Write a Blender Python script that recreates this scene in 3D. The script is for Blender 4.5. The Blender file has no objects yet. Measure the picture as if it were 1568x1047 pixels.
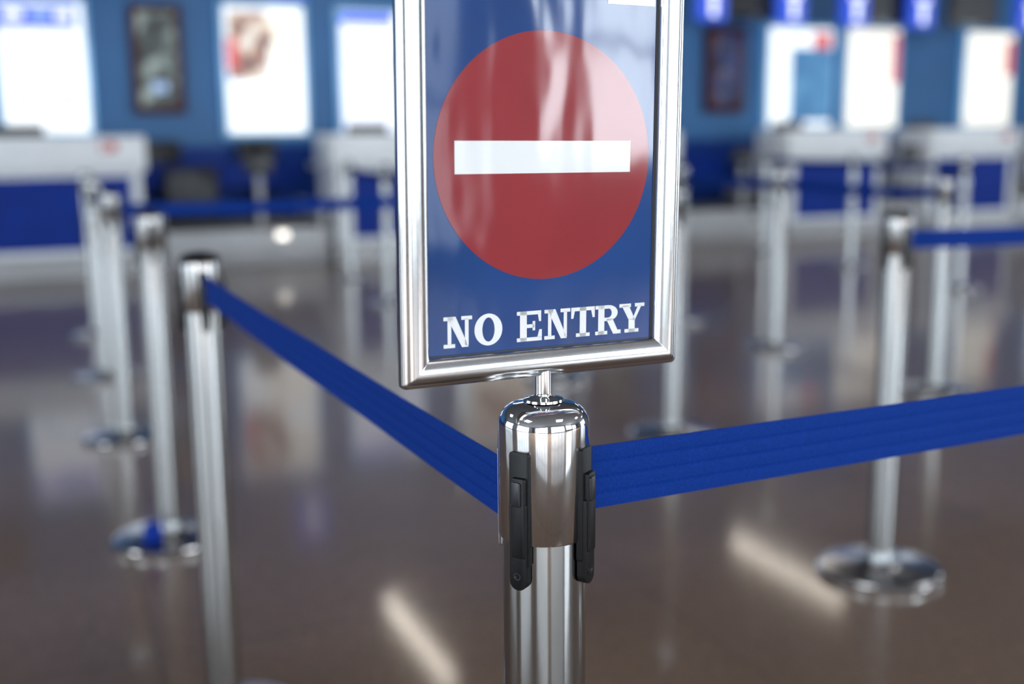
import bpy, bmesh, math, random
from mathutils import Vector, Matrix
random.seed(4)
A=math.radians(23.0); CA,SA=math.cos(A),math.sin(A)
scene=bpy.context.scene
scene.view_settings.view_transform='Standard'

# ------------------------------------------------ materials
def new_mat(name):
    m=bpy.data.materials.new(name); m.use_nodes=True
    return m,m.node_tree,m.node_tree.nodes['Principled BSDF']
def mat(name,col,rough=.5,metal=0,coat=0,coat_r=.05,emis=None,es=0,noise=0,nscale=30,bump=0,bscale=40,bstretch=(1,1,1),ior=1.5,spec=.5,bdist=.002):
    m,nt,b=new_mat(name)
    b.inputs['Base Color'].default_value=(*col,1)
    b.inputs['Roughness'].default_value=rough
    b.inputs['Metallic'].default_value=metal
    b.inputs['Coat Weight'].default_value=coat
    b.inputs['Coat Roughness'].default_value=coat_r
    b.inputs['IOR'].default_value=ior
    b.inputs['Specular IOR Level'].default_value=spec
    tc=nt.nodes.new('ShaderNodeTexCoord')
    if noise:
        n=nt.nodes.new('ShaderNodeTexNoise'); n.inputs['Scale'].default_value=nscale; n.inputs['Detail'].default_value=3
        nt.links.new(tc.outputs['Object'],n.inputs['Vector'])
        r=nt.nodes.new('ShaderNodeValToRGB')
        r.color_ramp.elements[0].position=.3; r.color_ramp.elements[1].position=.7
        r.color_ramp.elements[0].color=(*[c*(1-noise) for c in col],1)
        r.color_ramp.elements[1].color=(*[min(1,c*(1+noise)) for c in col],1)
        nt.links.new(n.outputs['Fac'],r.inputs['Fac']); nt.links.new(r.outputs['Color'],b.inputs['Base Color'])
    if bump:
        mp=nt.nodes.new('ShaderNodeMapping'); mp.inputs['Scale'].default_value=bstretch
        nt.links.new(tc.outputs['Object'],mp.inputs['Vector'])
        n=nt.nodes.new('ShaderNodeTexNoise'); n.inputs['Scale'].default_value=bscale
        nt.links.new(mp.outputs['Vector'],n.inputs['Vector'])
        bp=nt.nodes.new('ShaderNodeBump'); bp.inputs['Strength'].default_value=bump; bp.inputs['Distance'].default_value=bdist
        nt.links.new(n.outputs['Fac'],bp.inputs['Height'])
        nt.links.new(bp.outputs['Normal'],b.inputs['Normal'])
        nt.links.new(bp.outputs['Normal'],b.inputs['Coat Normal'])
    if emis:
        b.inputs['Emission Color'].default_value=(*emis,1); b.inputs['Emission Strength'].default_value=es
    return m
def mat_photo(name,stops,es,scale=3,base=(.5,.5,.5)):
    m,nt,b=new_mat(name)
    tc=nt.nodes.new('ShaderNodeTexCoord')
    n=nt.nodes.new('ShaderNodeTexNoise'); n.inputs['Scale'].default_value=scale; n.inputs['Detail'].default_value=1
    r=nt.nodes.new('ShaderNodeValToRGB')
    while len(r.color_ramp.elements)<len(stops): r.color_ramp.elements.new(.5)
    for e,(p,c) in zip(r.color_ramp.elements,stops): e.position=p; e.color=(*c,1)
    nt.links.new(tc.outputs['Object'],n.inputs['Vector']); nt.links.new(n.outputs['Fac'],r.inputs['Fac'])
    nt.links.new(r.outputs['Color'],b.inputs['Base Color'])
    nt.links.new(r.outputs['Color'],b.inputs['Emission Color']); b.inputs['Emission Strength'].default_value=es
    b.inputs['Roughness'].default_value=.3
    return m

M={}
M['chrome']=mat('polished_steel',(.76,.78,.80),.055,1)
M['tube']=mat('satin_steel',(.50,.515,.52),.12,1,bump=.03,bscale=60,bstretch=(1,1,.02))
M['frame']=mat('anodised_frame',(.62,.625,.63),.17,1,bump=.05,bscale=30,bstretch=(1,1,1))
M['black']=mat('black_plastic',(.005,.005,.006),.42,0,noise=.2,nscale=200,spec=.3)
M['dark']=mat('dark_plastic',(.010,.011,.016),.35)
M['base']=mat('base_steel',(.34,.34,.35),.2,1)
M['belt']=mat('blue_webbing',(.003,.031,.22),.8,0,bump=.25,bscale=900,noise=.25,nscale=700,spec=.12)
M['beltgroove']=mat('blue_webbing_groove',(.0028,.028,.205),.85,0,bump=.25,bscale=900,noise=.25,nscale=700,spec=.08)
SG=dict(coat=1,coat_r=.07,bump=.6,bscale=7,bstretch=(2.2,1,.8),spec=.1,bdist=.0020)
M['signblue']=mat('sign_print_blue',(.007,.047,.190),.5,noise=.16,nscale=8,**SG)
M['signred']=mat('sign_print_red',(.275,.026,.032),.5,noise=.06,nscale=12,**SG)
M['signwhite']=mat('sign_print_white',(.80,.81,.82),.5,noise=.01,nscale=8,**SG)
M['shadowline']=mat('frame_shadow_line',(.02,.02,.025),.5)
M['wall']=mat('blue_wall_paint',(.036,.165,.39),.5,noise=.10,nscale=1.2)
M['walllow']=mat('dark_blue_panel',(.006,.045,.28),.5,noise=.1,nscale=3,spec=.2)
M['plaster']=mat('grey_plaster',(.30,.30,.31),.8,noise=.08,nscale=2)
M['ceil']=mat('ceiling_paint',(.20,.20,.21),.8,noise=.08,nscale=2)
M['white']=mat('white_laminate',(.84,.87,.90),.35,noise=.03,nscale=4)
M['panelblue']=mat('counter_blue',(.003,.030,.27),.5,noise=.1,nscale=4,spec=.15)
M['steel']=mat('plinth_steel',(.36,.36,.37),.4,.3,noise=.05,nscale=6)
M['red']=mat('red_print',(.6,.02,.03),.5)
M['mull']=mat('mullion',(.10,.10,.11),.5,.3)
M['window']=mat('daylight_glazing',(.8,.8,.8),.2,emis=(.82,.92,1.0),es=6.3)
M['windowsun']=mat('sunlit_glazing',(.8,.8,.8),.2,emis=(.84,.93,1.0),es=17)
M['windowdim']=mat('shaded_glazing',(.5,.5,.5),.2,emis=(.78,.90,1.0),es=3.4)
M['lamp']=mat('streak_lamp',(.8,.8,.8),.4,emis=(1,.90,.76),es=20)
M['glintspot']=mat('painted_glint',(.8,.8,.8),.4,emis=(1,.93,.82),es=3)  # glow standing in for a bright highlight, no real lamp
M['panel_fill']=mat('added_light_panel',(.8,.8,.8),.4,emis=(.98,.98,1),es=5)
M['lightwhite']=mat('lightbox_white',(.8,.8,.8),.3,emis=(.90,.96,1),es=1.0)
M['lightcream']=mat('lightbox_cream',(.8,.8,.7),.3,emis=(1,.94,.82),es=.85)
M['lightlav']=mat('lightbox_lavender',(.8,.8,.9),.3,emis=(.83,.88,1),es=.95)
M['lightblue']=mat('lightbox_blue',(.02,.08,.7),.3,emis=(.02,.10,.85),es=.6)
M['lightpale']=mat('lightbox_pale_blue',(.25,.35,.55),.3,emis=(.38,.56,.88),es=.6)
M['lightteal']=mat_photo('lightbox_teal',[(.3,(.02,.14,.35)),(.55,(.03,.22,.46)),(.7,(.10,.32,.54))],.4,2.5)
M['lightred']=mat('lightbox_red',(.7,.05,.05),.3,emis=(.8,.10,.10),es=.5)
M['lightphoto']=mat_photo('lightbox_photo',[(.36,(.10,.04,.04)),(.46,(.42,.20,.14)),(.56,(.75,.58,.42)),(.68,(.95,.90,.82))],.5,5)
M['dimphoto']=mat_photo('dim_photo',[(.38,(.006,.006,.008)),(.52,(.05,.07,.06)),(.64,(.34,.40,.36))],.25,4.5)
M['dimblue']=mat_photo('dim_photo_blue',[(.38,(.005,.008,.03)),(.55,(.02,.04,.18)),(.68,(.15,.10,.05))],.25,5)
M['dimframe']=mat('dark_red_frame',(.07,.012,.016),.4,spec=.2)
M['lbframe']=mat('lightbox_frame',(.20,.40,.6),.3,.3,emis=(.16,.46,.85),es=.3)
M['numsign']=mat('number_sign_blue',(.02,.06,.5),.3,emis=(.02,.09,.70),es=.6)
M['screen']=mat('monitor_screen',(.01,.012,.02),.15)

def floor_mat():
    m,nt,b=new_mat('polished_terrazzo')
    tc=nt.nodes.new('ShaderNodeTexCoord')
    n=nt.nodes.new('ShaderNodeTexNoise'); n.inputs['Scale'].default_value=130; n.inputs['Detail'].default_value=4
    n2=nt.nodes.new('ShaderNodeTexNoise'); n2.inputs['Scale'].default_value=1.1; n2.inputs['Detail'].default_value=5
    r=nt.nodes.new('ShaderNodeValToRGB')
    r.color_ramp.elements[0].position=.35; r.color_ramp.elements[0].color=(.125,.076,.050,1)
    r.color_ramp.elements[1].position=.68; r.color_ramp.elements[1].color=(.230,.152,.108,1)
    r2=nt.nodes.new('ShaderNodeValToRGB')
    r2.color_ramp.elements[0].position=.3; r2.color_ramp.elements[0].color=(.75,.75,.75,1)
    r2.color_ramp.elements[1].position=.7; r2.color_ramp.elements[1].color=(1.1,1.08,1.05,1)
    mx=nt.nodes.new('ShaderNodeMix'); mx.data_type='RGBA'; mx.blend_type='MULTIPLY'; mx.inputs['Factor'].default_value=1
    br=nt.nodes.new('ShaderNodeTexBrick'); br.offset=0
    br.inputs['Scale'].default_value=1; br.inputs['Brick Width'].default_value=1.2; br.inputs['Row Height'].default_value=1.2
    br.inputs['Mortar Size'].default_value=.004
    br.inputs['Color1'].default_value=(1,1,1,1); br.inputs['Color2'].default_value=(.93,.93,.93,1); br.inputs['Mortar'].default_value=(.6,.6,.6,1)
    mx2=nt.nodes.new('ShaderNodeMix'); mx2.data_type='RGBA'; mx2.blend_type='MULTIPLY'; mx2.inputs['Factor'].default_value=1
    L=nt.links.new
    for q in (n,n2,br): L(tc.outputs['Object'],q.inputs['Vector'])
    L(n.outputs['Fac'],r.inputs['Fac']); L(n2.outputs['Fac'],r2.inputs['Fac'])
    L(r.outputs['Color'],mx.inputs['A']); L(r2.outputs['Color'],mx.inputs['B'])
    L(mx.outputs['Result'],mx2.inputs['A']); L(br.outputs['Color'],mx2.inputs['B'])
    L(mx2.outputs['Result'],b.inputs['Base Color'])
    b.inputs['Roughness'].default_value=.45
    b.inputs['Specular IOR Level'].default_value=.25
    b.inputs['Coat Weight'].default_value=.6
    b.inputs['Coat Roughness'].default_value=.095
    return m
M['floor']=floor_mat()

# ------------------------------------------------ mesh builder
class MB:
    def __init__(s): s.bm=bmesh.new(); s.mats=[]
    def mi(s,k):
        if k not in s.mats: s.mats.append(k)
        return s.mats.index(k)
    def face(s,pts,k,smooth=False):
        vs=[s.bm.verts.new(p) for p in pts]
        f=s.bm.faces.new(vs); f.material_index=s.mi(k); f.smooth=smooth; return f
    def box(s,c,d,k,bev=0,mtx=None):
        i=s.mi(k)
        r=bmesh.ops.create_cube(s.bm,size=1)
        vs=r['verts']
        bmesh.ops.scale(s.bm,vec=d,verts=vs)
        fs=set(f for v in vs for f in v.link_faces)
        if bev:
            es=list(set(e for v in vs for e in v.link_edges))
            rr=bmesh.ops.bevel(s.bm,geom=es,offset=bev,segments=3,affect='EDGES',profile=.5)
            vs=list(set(rr['verts'])|set(v for v in vs if v.is_valid))
            fs=set(f for v in vs for f in v.link_faces)
        for f in fs: f.material_index=i; f.smooth=False
        bmesh.ops.translate(s.bm,vec=c,verts=vs)
        if mtx is not None: bmesh.ops.transform(s.bm,matrix=mtx,verts=vs)
        return vs
    def lathe(s,prof,k,n=48,mtx=None,smooth=True):
        i=s.mi(k); rings=[]
        for (r,z) in prof:
            if r<1e-6: rings.append([s.bm.verts.new((0,0,z))])
            else: rings.append([s.bm.verts.new((r*math.cos(2*math.pi*j/n),r*math.sin(2*math.pi*j/n),z)) for j in range(n)])
        for a,b in zip(rings,rings[1:]):
            for j in range(n):
                j2=(j+1)%n
                if len(a)==1 and len(b)==1: continue
                if len(a)==1: vs=[a[0],b[j],b[j2]]
                elif len(b)==1: vs=[a[j],a[j2],b[0]]
                else: vs=[a[j],a[j2],b[j2],b[j]]
                f=s.bm.faces.new(vs); f.material_index=i; f.smooth=smooth
        if mtx is not None: bmesh.ops.transform(s.bm,matrix=mtx,verts=[v for r in rings for v in r])
    def slab(s,outline,y0,y1,k,mtx=None,bev=0):
        i=s.mi(k)
        def inset(f):
            cx=sum(p[0] for p in outline)/len(outline); cz=sum(p[1] for p in outline)/len(outline)
            w=max(abs(p[0]-cx) for p in outline); h=max(abs(p[1]-cz) for p in outline)
            return [(cx+(x-cx)*(1-f/w),cz+(z-cz)*(1-f/h)) for x,z in outline]
        sgn=1 if y1>y0 else -1
        layers=[(outline,y0),(outline,y1-sgn*bev)]
        if bev: layers+= [(inset(bev*.3),y1-sgn*bev*.3),(inset(bev),y1)]
        L=[[s.bm.verts.new((x,y,z)) for x,z in o] for o,y in layers]
        fs=[s.bm.faces.new(L[0]),s.bm.faces.new(L[-1][::-1])]
        n=len(outline)
        for a,b in zip(L,L[1:]):
            for j in range(n): fs.append(s.bm.faces.new([a[j],b[j],b[(j+1)%n],a[(j+1)%n]]))
        for f in fs: f.material_index=i
        if mtx is not None: bmesh.ops.transform(s.bm,matrix=mtx,verts=[v for l in L for v in l])
    def obj(s,name,loc=(0,0,0),rotz=0,parent=None,recalc=True,sharp=40):
        if recalc: bmesh.ops.recalc_face_normals(s.bm,faces=s.bm.faces[:])
        me=bpy.data.meshes.new(name); s.bm.to_mesh(me); s.bm.free()
        for k in s.mats: me.materials.append(M[k])
        try: me.set_sharp_from_angle(angle=math.radians(sharp))
        except Exception: pass
        o=bpy.data.objects.new(name,me); scene.collection.objects.link(o)
        o.location=loc; o.rotation_euler=(0,0,rotz)
        if parent: o.parent=parent
        return o

def rrect(w,h,r,n=6,cx=0,cz=0,bottom_only=False):
    pts=[]
    for (sx,sz,a0) in ((1,1,0),(-1,1,90),(-1,-1,180),(1,-1,270)):
        rr=r if not (bottom_only and sz>0) else r*.25
        for j in range(n+1):
            a=math.radians(a0+90*j/n)
            pts.append((cx+(w/2-rr)*sx+rr*math.cos(a),cz+sz*(h/2-rr)+rr*math.sin(a)))
    return pts

# ------------------------------------------------ stanchion
def stanchion_bm(hero,clip_az,plate_az=()):
    b=MB(); n=96 if hero else 40
    HT=.954 if hero else .967
    b.lathe([(0,0),(.160,0),(.1625,.004),(.1625,.014),(.158,.019),(.150,.0215),(.148,.0215)],'chrome',n)
    b.lathe([(.148,.0215),(.060,.029),(.048,.033),(.040,.036),(.0345,.040)],'base',n)
    b.lathe([(.0345,.030),(.0345,HT-.104)],'tube',n)
    z0=HT-.1125
    R=.017
    hp=[(.0345,z0),(.0366,z0),(.0374,z0+.001),(.0374,HT-.0025-R)]
    for j in range(1,11):
        a=math.radians(84*j/10); hp.append((.0374-R+R*math.cos(a),HT-.0025-R+R*math.sin(a)))
    if hero:
        hp+=[(.012,HT-.0006),(.006,HT),(0,HT)]
        b.lathe(hp,'chrome',n)
    else:
        b.lathe(hp[:4],'chrome',n)
        b.lathe([hp[3]]+hp[4:]+[(.012,HT-.0006),(0,HT)],'black',n)
    dz=HT-.954
    for az in clip_az:
        m=Matrix.Rotation(az,4,'Z')@Matrix.Rotation(math.radians(90),4,'Z')@Matrix.Translation((0,0,dz))
        b.slab(rrect(.0180,.094,.0025,cz=.872),-.0350,-.0402,'black',m,.0008)
        b.slab(rrect(.0125,.066,.002,cz=.866,cx=.001),-.0402,-.0442,'black',m,.0008)
        b.slab(rrect(.0155,.072,.0075,cz=.8415,bottom_only=True),-.0350,-.0430,'black',m,.0008)
        b.slab(rrect(.0085,.020,.002,cz=.886),-.0442,-.0458,'dark',m,.0005)
        mm=m@Matrix.Translation((0,-.0429,.8175))@Matrix.Rotation(math.radians(90),4,'X')
        b.lathe([(.0016,0),(.0024,.0009),(.0032,.0009),(.0034,0)],'dark',16,mm)
    for az in plate_az:
        m=Matrix.Rotation(az,4,'Z')@Matrix.Rotation(math.radians(90),4,'Z')@Matrix.Translation((0,0,dz))
        b.slab(rrect(.018,.086,.0025,cz=.868),-.0350,-.0392,'chrome',m,.0008)
    return b
def caz(deg):
    a=math.radians(deg); X,Y=math.sin(a),-math.cos(a)
    return math.atan2(-X*SA+Y*CA,X*CA+Y*SA)
hero=(.3735,.816)
b=stanchion_bm(True,[caz(-31),caz(59)],[caz(-121),caz(149)])
o=b.obj('queue_stanchion',(hero[0],hero[1],0))
posts={'L1':(.290,2.165),'L2':(.315,3.32),'L3':(.297,4.58),'L4':(.309,5.84),'L5':(.34,7.15),
 'R1':(2.025,2.27),'C1':(2.25,3.72),'C4':(2.30,4.85),'C5':(2.3,6.2),'C3b':(2.29,7.59),'C3':(2.38,8.9),
 'R2':(3.71,3.87),'R3':(3.69,5.04),'R7':(3.71,6.06),'R8':(3.7,7.4),
 'R6':(6.31,6.4),'R4':(6.49,7.84),'R5':(6.54,9.15),'E1':(2.05,.935),'E2':(3.72,2.32)}
tmpl=stanchion_bm(False,[0,math.pi/2,math.pi,-math.pi/2])
t=tmpl.obj('queue_stanchion',(posts['L1'][0],posts['L1'][1],0)); t.scale=(1,1,.988)
for k,p in posts.items():
    if k=='L1': continue
    o=bpy.data.objects.new('queue_stanchion',t.data); scene.collection.objects.link(o); o.location=(p[0],p[1],0)

# ------------------------------------------------ belts
def belt(p,q,z0=.915,z1=.915,h=.050,sag=.006,r0=.041,r1=.0415,seg=60,start=None,h1=None):
    p=Vector((p[0],p[1],0)); q=Vector((q[0],q[1],0)); d=(q-p).normalized()
    a0=(p+Vector((math.cos(start),math.sin(start),0))*.0385) if start is not None else p+d*r0
    a1=q-d*r1
    h1=h1 or h
    d=(a1-a0).normalized(); L=(a1-a0).length
    nrm=Vector((-d.y,d.x,0)); b=MB(); i=b.mi('belt'); ig=b.mi('beltgroove')
    nz=40; grid={}
    for side in (0,1):
        for a in range(seg+1):
            f=a/seg; s=L*f
            for c in range(nz+1):
                w=c/nz; z=z0+(z1-z0)*f-(h+(h1-h)*f)*w-sag*4*f*(1-f)
                off=.00055*math.sin(w*math.pi*4)**2+.0004
                off*= (1 if side else -1)
                off+=.0014*math.sin(f*11+w*1.5)*(4*f*(1-f))
                v=a0+d*s+nrm*off; grid[side,a,c]=b.bm.verts.new((v.x,v.y,z))
    def F(g,*k):
        f=b.bm.faces.new([grid[x] for x in k]); f.material_index=ig if g else i; f.smooth=True
    for a in range(seg):
        for c in range(nz):
            g=(c in (9,10,19,20,29,30))
            F(g,(0,a,c),(0,a+1,c),(0,a+1,c+1),(0,a,c+1))
            F(g,(1,a,c),(1,a,c+1),(1,a+1,c+1),(1,a+1,c))
        F(0,(0,a,0),(1,a,0),(1,a+1,0),(0,a+1,0)); F(0,(0,a,nz),(0,a+1,nz),(1,a+1,nz),(1,a,nz))
    return b.obj('retractable_belt',sharp=80)
P=posts
belt(hero,P['L1'],z0=.899,z1=.915,sag=.002,start=caz(-121),h=.052,h1=.050); belt(hero,P['E1'],z0=.902,z1=.902,h=.056,h1=.048,sag=.004,start=caz(149))
for a,c in (('L3','C4'),('L3','L4'),('L4','L5'),('R1','E2'),('R2','R3'),('R3','R7'),('R7','R8'),('C3b','C3'),('R6','R4'),('R4','R5'),('C5','C3b')):
    belt(P[a],P[c],sag=.012,seg=16)
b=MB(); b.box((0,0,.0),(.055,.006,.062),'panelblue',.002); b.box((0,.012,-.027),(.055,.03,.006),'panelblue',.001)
b.obj('small_blue_plate',(.262,3.235,.0605),.35)  # small blue plate with a foot, standing on the base disc

# ------------------------------------------------ sign
sy=math.radians(27-23)
sign=bpy.data.objects.new('no_entry_sign',None); scene.collection.objects.link(sign)
sign.location=(hero[0],hero[1],0)
sign.rotation_euler=(0,0,sy)
tilt=Matrix.Translation((0,0,.97))@Matrix.Rotation(math.radians(.65),4,'Y')@Matrix.Translation((0,0,-.97))
XL,XR,ZB,ZT=-.1010,.1040,.9960,1.2900
FW=.0222
prof=[(0,.003),(0,-.0035),(.0010,-.0050),(.0030,-.0062),(.0060,-.0078),(.0100,-.0090),(.0140,-.0088),(.0172,-.0074),(.0184,-.0058),(.0190,-.0054),(.0204,-.0050),(.0217,-.0036),(.0222,-.0010),(.0222,.0040),(.0212,.0062),(.018,.0070),(0,.0070)]
b=MB(); i=b.mi('frame')
cx,cz=(XL+XR)/2,(ZB+ZT)/2; hw,hh=(XR-XL)/2,(ZT-ZB)/2
loops=[]
for (tt,y) in prof:
    rc=max(.0004,.0042*(tt/FW)**3); pts=[]
    for (sx,sz,a0) in ((1,1,0),(-1,1,90),(-1,-1,180),(1,-1,270)):
        for j in range(7):
            a=math.radians(a0+90*j/6)
            pts.append((cx+sx*(hw+tt-rc)+rc*math.cos(a),y,cz+sz*(hh+tt-rc)+rc*math.sin(a)))
    loops.append([b.bm.verts.new(p) for p in pts])
loops.append(loops[0])
for a,c in zip(loops,loops[1:]):
    n=len(a)
    for j in range(n):
        f=b.bm.faces.new([a[j],a[(j+1)%n],c[(j+1)%n],c[j]]); f.material_index=i; f.smooth=True
bmesh.ops.transform(b.bm,matrix=tilt,verts=b.bm.verts[:])
b.obj('frame',parent=sign,sharp=35)
b=MB()
b.box((cx,.0020,cz),(2*hw+.004,.003,2*hh+.004),'signblue')
yf=.0004
for (c,d) in (((XL+.0008,0,cz),(.0016,.0006,2*hh)),((XR-.0012,0,cz),(.0024,.0006,2*hh)),((cx,0,ZB+.0006),(2*hw,.0006,.0012))):
    b.box((c[0],yf-.0001,c[2]),d,'shadowline')  # dark strips that colour in the shadow line inside the frame
def ringpoly(cx_,cz_,rx,rz,ix,iz,y,k,a0=0,a1=360,n=64):
    for j in range(n):
        t0=math.radians(a0+(a1-a0)*j/n); t1=math.radians(a0+(a1-a0)*(j+1)/n)
        b.face([(cx_+ix*math.cos(t0),y,cz_+iz*math.sin(t0)),(cx_+rx*math.cos(t0),y,cz_+rz*math.sin(t0)),
                (cx_+rx*math.cos(t1),y,cz_+rz*math.sin(t1)),(cx_+ix*math.cos(t1),y,cz_+iz*math.sin(t1))],k)
CX,CZ,CR=.0013,1.1473,.0955
b.face([(CX+CR*math.cos(2*math.pi*j/160),yf-.00010,CZ+CR*math.sin(2*math.pi*j/160)) for j in range(160)],'signred')
bw,bh=.156,.0248; BX=.0011
b.face([(BX+x,yf-.0002,CZ+z) for x,z in ((-bw/2,-bh/2),(bw/2,-bh/2),(bw/2,bh/2),(-bw/2,bh/2))],'signwhite')
yt=yf-.00015
def glyph(ch,x0,w,z0,h):
    def R(a,c,d,e): poly([(a,c),(d,c),(d,e),(a,e)])
    def poly(pts):
        ar=sum(pts[i][0]*pts[(i+1)%len(pts)][1]-pts[(i+1)%len(pts)][0]*pts[i][1] for i in range(len(pts)))
        if ar<0: pts=pts[::-1]
        b.face([(x0+x*w,yt,z0+z*h) for x,z in pts],'signwhite')
    if ch=='N':
        R(0,0,.40,.12);R(.14,.1,.27,.92);R(0,.88,.34,1);R(.62,.88,1,1);R(.745,.05,.875,.92)
        poly([(.12,1),(.42,1),(.875,.0),(.64,0)])
    elif ch=='E':
        R(.12,0,.38,1);R(0,.875,.93,1);R(0,0,.96,.125);R(.37,.44,.66,.56);R(.60,.35,.70,.66)
        poly([(.80,.89),(.93,.89),(.93,.64),(.85,.64)]);poly([(.86,.37),(.96,.37),(.96,.1),(.78,.1)])
    elif ch=='T':
        R(.37,0,.63,1);R(.02,.875,.98,1);R(.22,0,.78,.12)
        poly([(.02,.89),(.02,.63),(.11,.63),(.17,.89)]);poly([(.98,.89),(.98,.63),(.89,.63),(.83,.89)])
    elif ch=='R':
        R(.11,0,.35,1);R(0,0,.47,.12);R(0,.88,.52,1);R(.34,.46,.52,.575)
        ringpoly(x0+.50*w,z0+.73*h,.37*w,.27*h,.135*w,.155*h,yt,'signwhite',-90,90,24)
        poly([(.42,.53),(.67,.53),(.87,.13),(1.0,.13),(1.0,0),(.70,0)])
    elif ch=='Y':
        R(0,.88,.46,1);R(.62,.88,1,1);R(.22,0,.78,.12);R(.375,0,.625,.46)
        poly([(.09,.95),(.37,.95),(.625,.44),(.375,.44)]);poly([(.76,.95),(.90,.95),(.625,.42),(.51,.42)])
    elif ch=='O':
        ringpoly(x0+.5*w,z0+.5*h,.5*w,.52*h,.22*w,.395*h,yt,'signwhite')
zb,hc=1.0026,.0242
for ch,x0,x1 in (('N',-.0872,-.0630),('O',-.0610,-.0368),('E',-.0240,-.0005),('N',.0008,.0246),('T',.0250,.0482),('R',.0484,.0730),('Y',.0714,.0960)):
    glyph(ch,x0,x1-x0,zb,hc)
for ch,x0 in (('N',-.045),('O',-.030),('T',-.015),('E',.000),('R',.015)):
    glyph(ch,x0,.012,1.2705,.011)
b.face([(.056,yt,1.2655),(.100,yt,1.2655),(.100,yt,1.286),(.056,yt,1.286)],'signwhite')
bmesh.ops.transform(b.bm,matrix=tilt,verts=b.bm.verts[:])
b.obj('printed_panel',parent=sign,recalc=False)
b=MB()
b.lathe([(.0165,.9532),(.0160,.9550),(.0120,.9562),(.0085,.9568),(.0070,.9580),(.0068,.9600),(.0068,.9830)],'chrome',48)
b.obj('rod',parent=sign)

# ------------------------------------------------ room
def simple_box(name,c,d,k,bev=0):
    b=MB(); b.box((0,0,0),d,k,bev); return b.obj(name,c)
U0,U1,V0,V1,CH=-9,19,-7,12.1,4.6
simple_box('floor',((U0+U1)/2,(V0+V1)/2,-.05),(U1-U0+.4,V1-V0+.4,.1),'floor')
simple_box('ceiling',((U0+U1)/2,(V0+V1)/2,CH+.05),(U1-U0+.4,V1-V0+.4,.1),'ceil')
simple_box('wall_back',((U0+U1)/2,V1+.1,CH/2),(U1-U0,.2,CH),'wall')
simple_box('trim_1',((U0+U1)/2,V1-.025,.53),(U1-U0,.04,1.06),'walllow')
simple_box('wall_right',(U1+.1,(V0+V1)/2,CH/2),(.2,V1-V0,CH),'plaster')
simple_box('wall_left',(U0-.1,(V0+V1)/2,CH/2),(.2,V1-V0,CH),'plaster')
simple_box('wall_front',((U0+U1)/2,V0-.1,CH/2),(U1-U0,.2,CH),'plaster')
wn=0
def window(c,w,h,axis,k='window'):
    global wn; wn+=1
    b=MB()
    b.box((0,0,0),(w,.03,h),k)
    nm=max(2,int(w/1.1))
    for j in range(nm+1): b.box((-w/2+w*j/nm,.05,0),(.07,.08,h+.07),'mull')
    for j in range(4): b.box((0,.05,-h/2+h*j/3),(w,.07,.07),'mull')
    o=b.obj('window_%d'%wn,c); 
    o.rotation_euler=(0,0,0 if axis=='v' else (-math.pi/2 if axis=='u' else math.pi/2))
    return o
window((-4.4,V0+.03,2.1),5.5,3.8,'v')
window((2.1,V0+.03,2.1),5.0,3.8,'v','windowdim')
window((7.35,V0+.03,2.45),3.6,3.1,'v','windowsun')
window((12.6,V0+.03,2.1),5.0,3.8,'v','windowdim')
window((U0+.03,-1.5,2.1),5.5,3.8,'u')
window((U0+.03,6.5,2.1),5.5,3.8,'u','windowdim')
window((U1-.03,1.0,2.1),6,3.8,'ur')
for (u,v) in ((-3,0),(-3,5),(2,-2),(2,3.5),(7,0),(7,5),(12,3),(12,8)):  # unseen panels, added to light the hall
    simple_box('added_light_panel',(u,v,CH-.03),(1.2,1.2,.06),'panel_fill')
for u in (3.08,7.25):  # unseen pendants, added for the streaks they reflect on the floor
    b=MB(); b.box((0,0,0),(.08,1.9,.04),'lamp'); b.box((0,0,.04),(.16,2.0,.05),'white')
    b.box((0,-.7,.56),(.01,.01,1.0),'dark'); b.box((0,.7,.56),(.01,.01,1.0),'dark')
    b.obj('added_streak_light',(u,9.6,3.5))
for u,v in ((-3.5,-3.5),(0,-4),(4.5,-3.5),(8,-3)):  # unseen lights, added to brighten the floor that the chrome head reflects
    ld=bpy.data.lights.new('added_floor_fill','AREA'); ld.shape='DISK'; ld.size=.5; ld.energy=260; ld.spread=math.radians(75); ld.color=(.84,.93,1)
    lo=bpy.data.objects.new('added_floor_fill',ld); scene.collection.objects.link(lo); lo.location=(u,v,CH-.02)

# ------------------------------------------------ lightboxes on back wall
def poster(name,u0,u1,z0,z1,frame,parts,fw=.05,dep=.08):
    b=MB(); w,h=u1-u0,z1-z0
    b.box((0,0,0),(w,dep,h),frame,.01)
    y=-dep/2-.002
    iw,ih=w-2*fw,h-2*fw
    for n,(a,c,d,e,k) in enumerate(parts):
        yy=y-.002*n
        b.face([(-iw/2+iw*a,yy,-ih/2+ih*c),(-iw/2+iw*d,yy,-ih/2+ih*c),(-iw/2+iw*d,yy,-ih/2+ih*e),(-iw/2+iw*a,yy,-ih/2+ih*e)],k)
    return b.obj(name,((u0+u1)/2,V1-dep/2-.004,(z0+z1)/2),recalc=False)
ad='illuminated_advert'
poster(ad,-.16,.70,1.15,2.48,'lbframe',[(0,0,1,1,'lightwhite'),(0,.80,.92,.97,'lightblue'),(.08,.86,.3,.93,'lightwhite'),(.38,.86,.62,.94,'lightpale'),(.68,.86,.86,.93,'lightwhite'),(.2,.18,.8,.22,'lightpale'),(.2,.45,.8,.49,'lightpale'),(.16,.2,.21,.47,'lightpale'),(.79,.2,.84,.47,'lightpale'),(.12,.30,.9,.32,'lightpale')])
poster('framed_poster',1.07,1.57,1.38,2.44,'dimframe',[(0,0,1,1,'dimphoto'),(.22,.12,.8,.34,'dimphoto'),(.3,.16,.72,.26,'lightpale')],.07)
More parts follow.
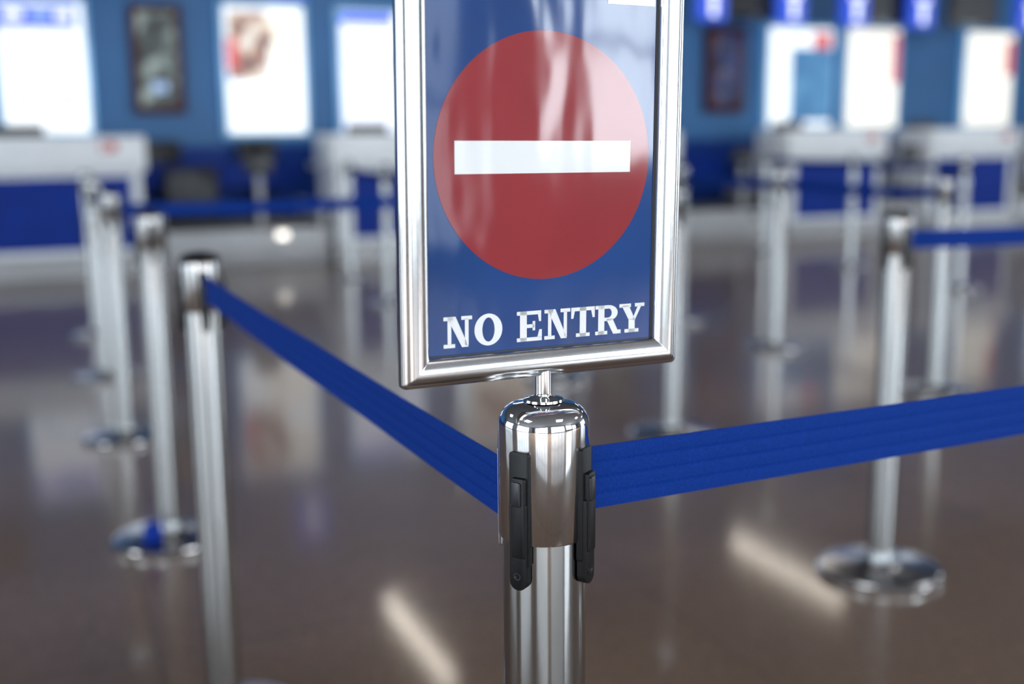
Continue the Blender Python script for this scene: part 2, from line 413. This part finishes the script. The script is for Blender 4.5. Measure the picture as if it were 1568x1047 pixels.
poster(ad,1.93,2.83,1.14,2.50,'lbframe',[(0,0,1,1,'lightwhite'),(.04,.42,.55,.96,'lightphoto'),(.55,.6,.96,.96,'lightcream'),(.3,.70,.62,.90,'lightphoto'),(.35,.1,.95,.4,'lightcream'),(.02,.50,.16,.74,'lightred')])
poster(ad,3.13,4.05,1.14,2.48,'lbframe',[(0,0,1,1,'lightlav'),(0,.90,.7,.99,'lightblue'),(.1,.55,.9,.6,'lightpale')])
poster(ad,4.5,5.4,1.14,2.48,'lbframe',[(0,0,1,1,'lightcream'),(.1,.4,.9,.9,'lightphoto')])
poster('framed_poster',6.2,6.75,1.38,2.44,'dimframe',[(0,0,1,1,'dimphoto')],.07)
poster('framed_poster',7.68,8.24,1.38,2.40,'dimframe',[(0,0,1,1,'dimblue')],.10)
poster(ad,8.53,9.58,1.16,2.46,'lbframe',[(0,0,1,1,'lightwhite'),(.34,.06,1,.80,'lightteal'),(.70,.80,.96,.96,'lightred'),(.42,.3,.9,.5,'lightteal')])
poster(ad,9.73,10.65,1.15,2.48,'lbframe',[(0,0,1,1,'lightcream'),(.86,.45,1,.95,'lightred'),(.1,.35,.7,.38,'lightwhite')])
poster(ad,11.70,12.62,1.15,2.48,'lbframe',[(0,0,1,1,'lightcream'),(.84,.55,1,.92,'lightred'),(.1,.2,.7,.24,'lightwhite')])
poster(ad,13.2,14.1,1.15,2.48,'lbframe',[(0,0,1,1,'lightwhite'),(.1,.5,.9,.9,'lightteal')])
poster(ad,-1.4,-.5,1.15,2.48,'lbframe',[(0,0,1,1,'lightcream'),(.1,.5,.9,.9,'lightphoto')])

def numsign(u,v=11.0,z=2.60):
    b=MB(); b.box((0,0,0),(.36,.12,.50),'numsign',.02)
    b.box((0,-.065,-.10),(.07,.01,.20),'lightwhite'); b.box((.0,-.065,.05),(.16,.01,.06),'lightwhite')
    b.box((0,0,.25+(CH-z-.25)/2),(.03,.03,CH-z-.25),'dark')
    b.obj('counter_number_sign',(u,v,z))
for u in (.78,2.44,4.6): numsign(u,z=2.68)
for u in (7.06,8.12,9.0,9.98,11.7): numsign(u)
for u in (7.58,9.5,10.95,5.6,-.6):
    b=MB(); b.box((0,0,0),(.78,.08,.48),'screen',.01); b.box((0,.02,.24+(CH-2.64-.24)/2),(.05,.04,CH-2.64-.24),'dark')
    b.box((0,-.042,0),(.70,.004,.40),'dark')
    b.obj('hanging_monitor',(u,11.15,2.64))

# ------------------------------------------------ counters
def counter(u0,u1,v=10.2):
    b=MB(); w=u1-u0
    b.box((0,.35,.09),(w,.7,.18),'steel')
    b.box((0,.37,.52),(w-.04,.66,.68),'white')
    b.box((0,.03,.53),(w-.22,.02,.60),'panelblue')
    b.box((0,.30,1.02),(w+.06,.62,.30),'white',.02)
    b.box((0,.55,.87),(w,.9,.04),'white',.01)
    b.box((w*.34,-.012,1.08),(.14,.006,.08),'red'); b.box((w*.34-.03,-.016,1.08),(.05,.004,.05),'white')
    b.box((-.1,.80,.90),(.22,.18,.02),'dark'); b.box((-.1,.82,1.0),(.04,.04,.2),'dark'); b.box((-.1,.80,1.14),(.42,.04,.26),'dark',.01)
    b.obj('check_in_counter',((u0+u1)/2,v,0))
for a,c in ((-.75,.95),(2.6,3.9),(4.95,6.2),(7.6,8.87),(9.55,10.85),(11.6,12.9)): counter(a,c)
def conveyor(u0,u1,v=10.25,glint=False):
    b=MB(); w=u1-u0
    b.box((0,.5,.17),(w,1.0,.34),'steel',.01)
    b.box((0,.55,.37),(w-.16,.9,.06),'dark',.01)
    b.box((-w/2+.05,.5,.45),(.06,1.0,.22),'steel',.01); b.box((w/2-.05,.5,.45),(.06,1.0,.22),'steel',.01)
    b.box((w*.1,.02,.62),(.05,.05,.5),'steel'); b.box((w*.1,-.0,.9),(.24,.06,.16),'dark',.01)
    b.box((-w*.2,1.0,.62),(.5,.05,.5),'dark',.03)
    b.box((w*.22,-.012,.28),(.09,.02,.05),'glintspot' if glint else 'dark',.005)  # glowing patch added on the first conveyor as a specular highlight
    b.box((0,1.2,.78),(w,.05,.24),'panelblue')
    b.obj('baggage_conveyor',((u0+u1)/2,v,0))
for a,c in ((1.02,2.54),(3.96,4.9),(6.26,7.54),(8.93,9.5),(10.9,11.55)): conveyor(a,c,glint=(a<2))
def chair(u,v):
    b=MB()
    for j in range(5):
        a=2*math.pi*j/5
        b.box((.14,0,.07),(.28,.04,.03),'dark',0,Matrix.Rotation(a,4,'Z'))
        b.lathe([(0,0),(.025,.01),(.025,.045),(0,.055)],'dark',12,Matrix.Rotation(a,4,'Z')@Matrix.Translation((.27,0,0)))
    b.lathe([(.025,.07),(.025,.46)],'steel',16)
    b.box((0,0,.49),(.46,.46,.08),'dark',.03); b.box((0,.22,.86),(.42,.06,.52),'dark',.025); b.box((0,.25,.6),(.06,.03,.3),'dark')
    b.obj('office_chair',(u,v,0),.3)
for u,v in ((1.35,11.72),(2.3,11.72),(6.9,11.72),(9.25,11.72),(11.2,11.72)): chair(u,v)

# ------------------------------------------------ world, camera
w=bpy.data.worlds.new('world'); scene.world=w; w.use_nodes=True
bg=w.node_tree.nodes['Background']; bg.inputs['Color'].default_value=(.6,.75,1,1); bg.inputs['Strength'].default_value=.3
cd=bpy.data.cameras.new('camera'); cam=bpy.data.objects.new('camera',cd); scene.collection.objects.link(cam)
cd.sensor_width=36; cd.lens=40.0; cd.clip_start=.05
cam.matrix_world=Matrix.Translation((0,0,1.166))@Matrix.Rotation(-A,4,'Z')@Matrix.Rotation(math.radians(90-10.41),4,'X')@Matrix.Rotation(-.009,4,'Z')
cd.dof.use_dof=True; cd.dof.focus_distance=.915; cd.dof.aperture_fstop=2.5
scene.camera=cam
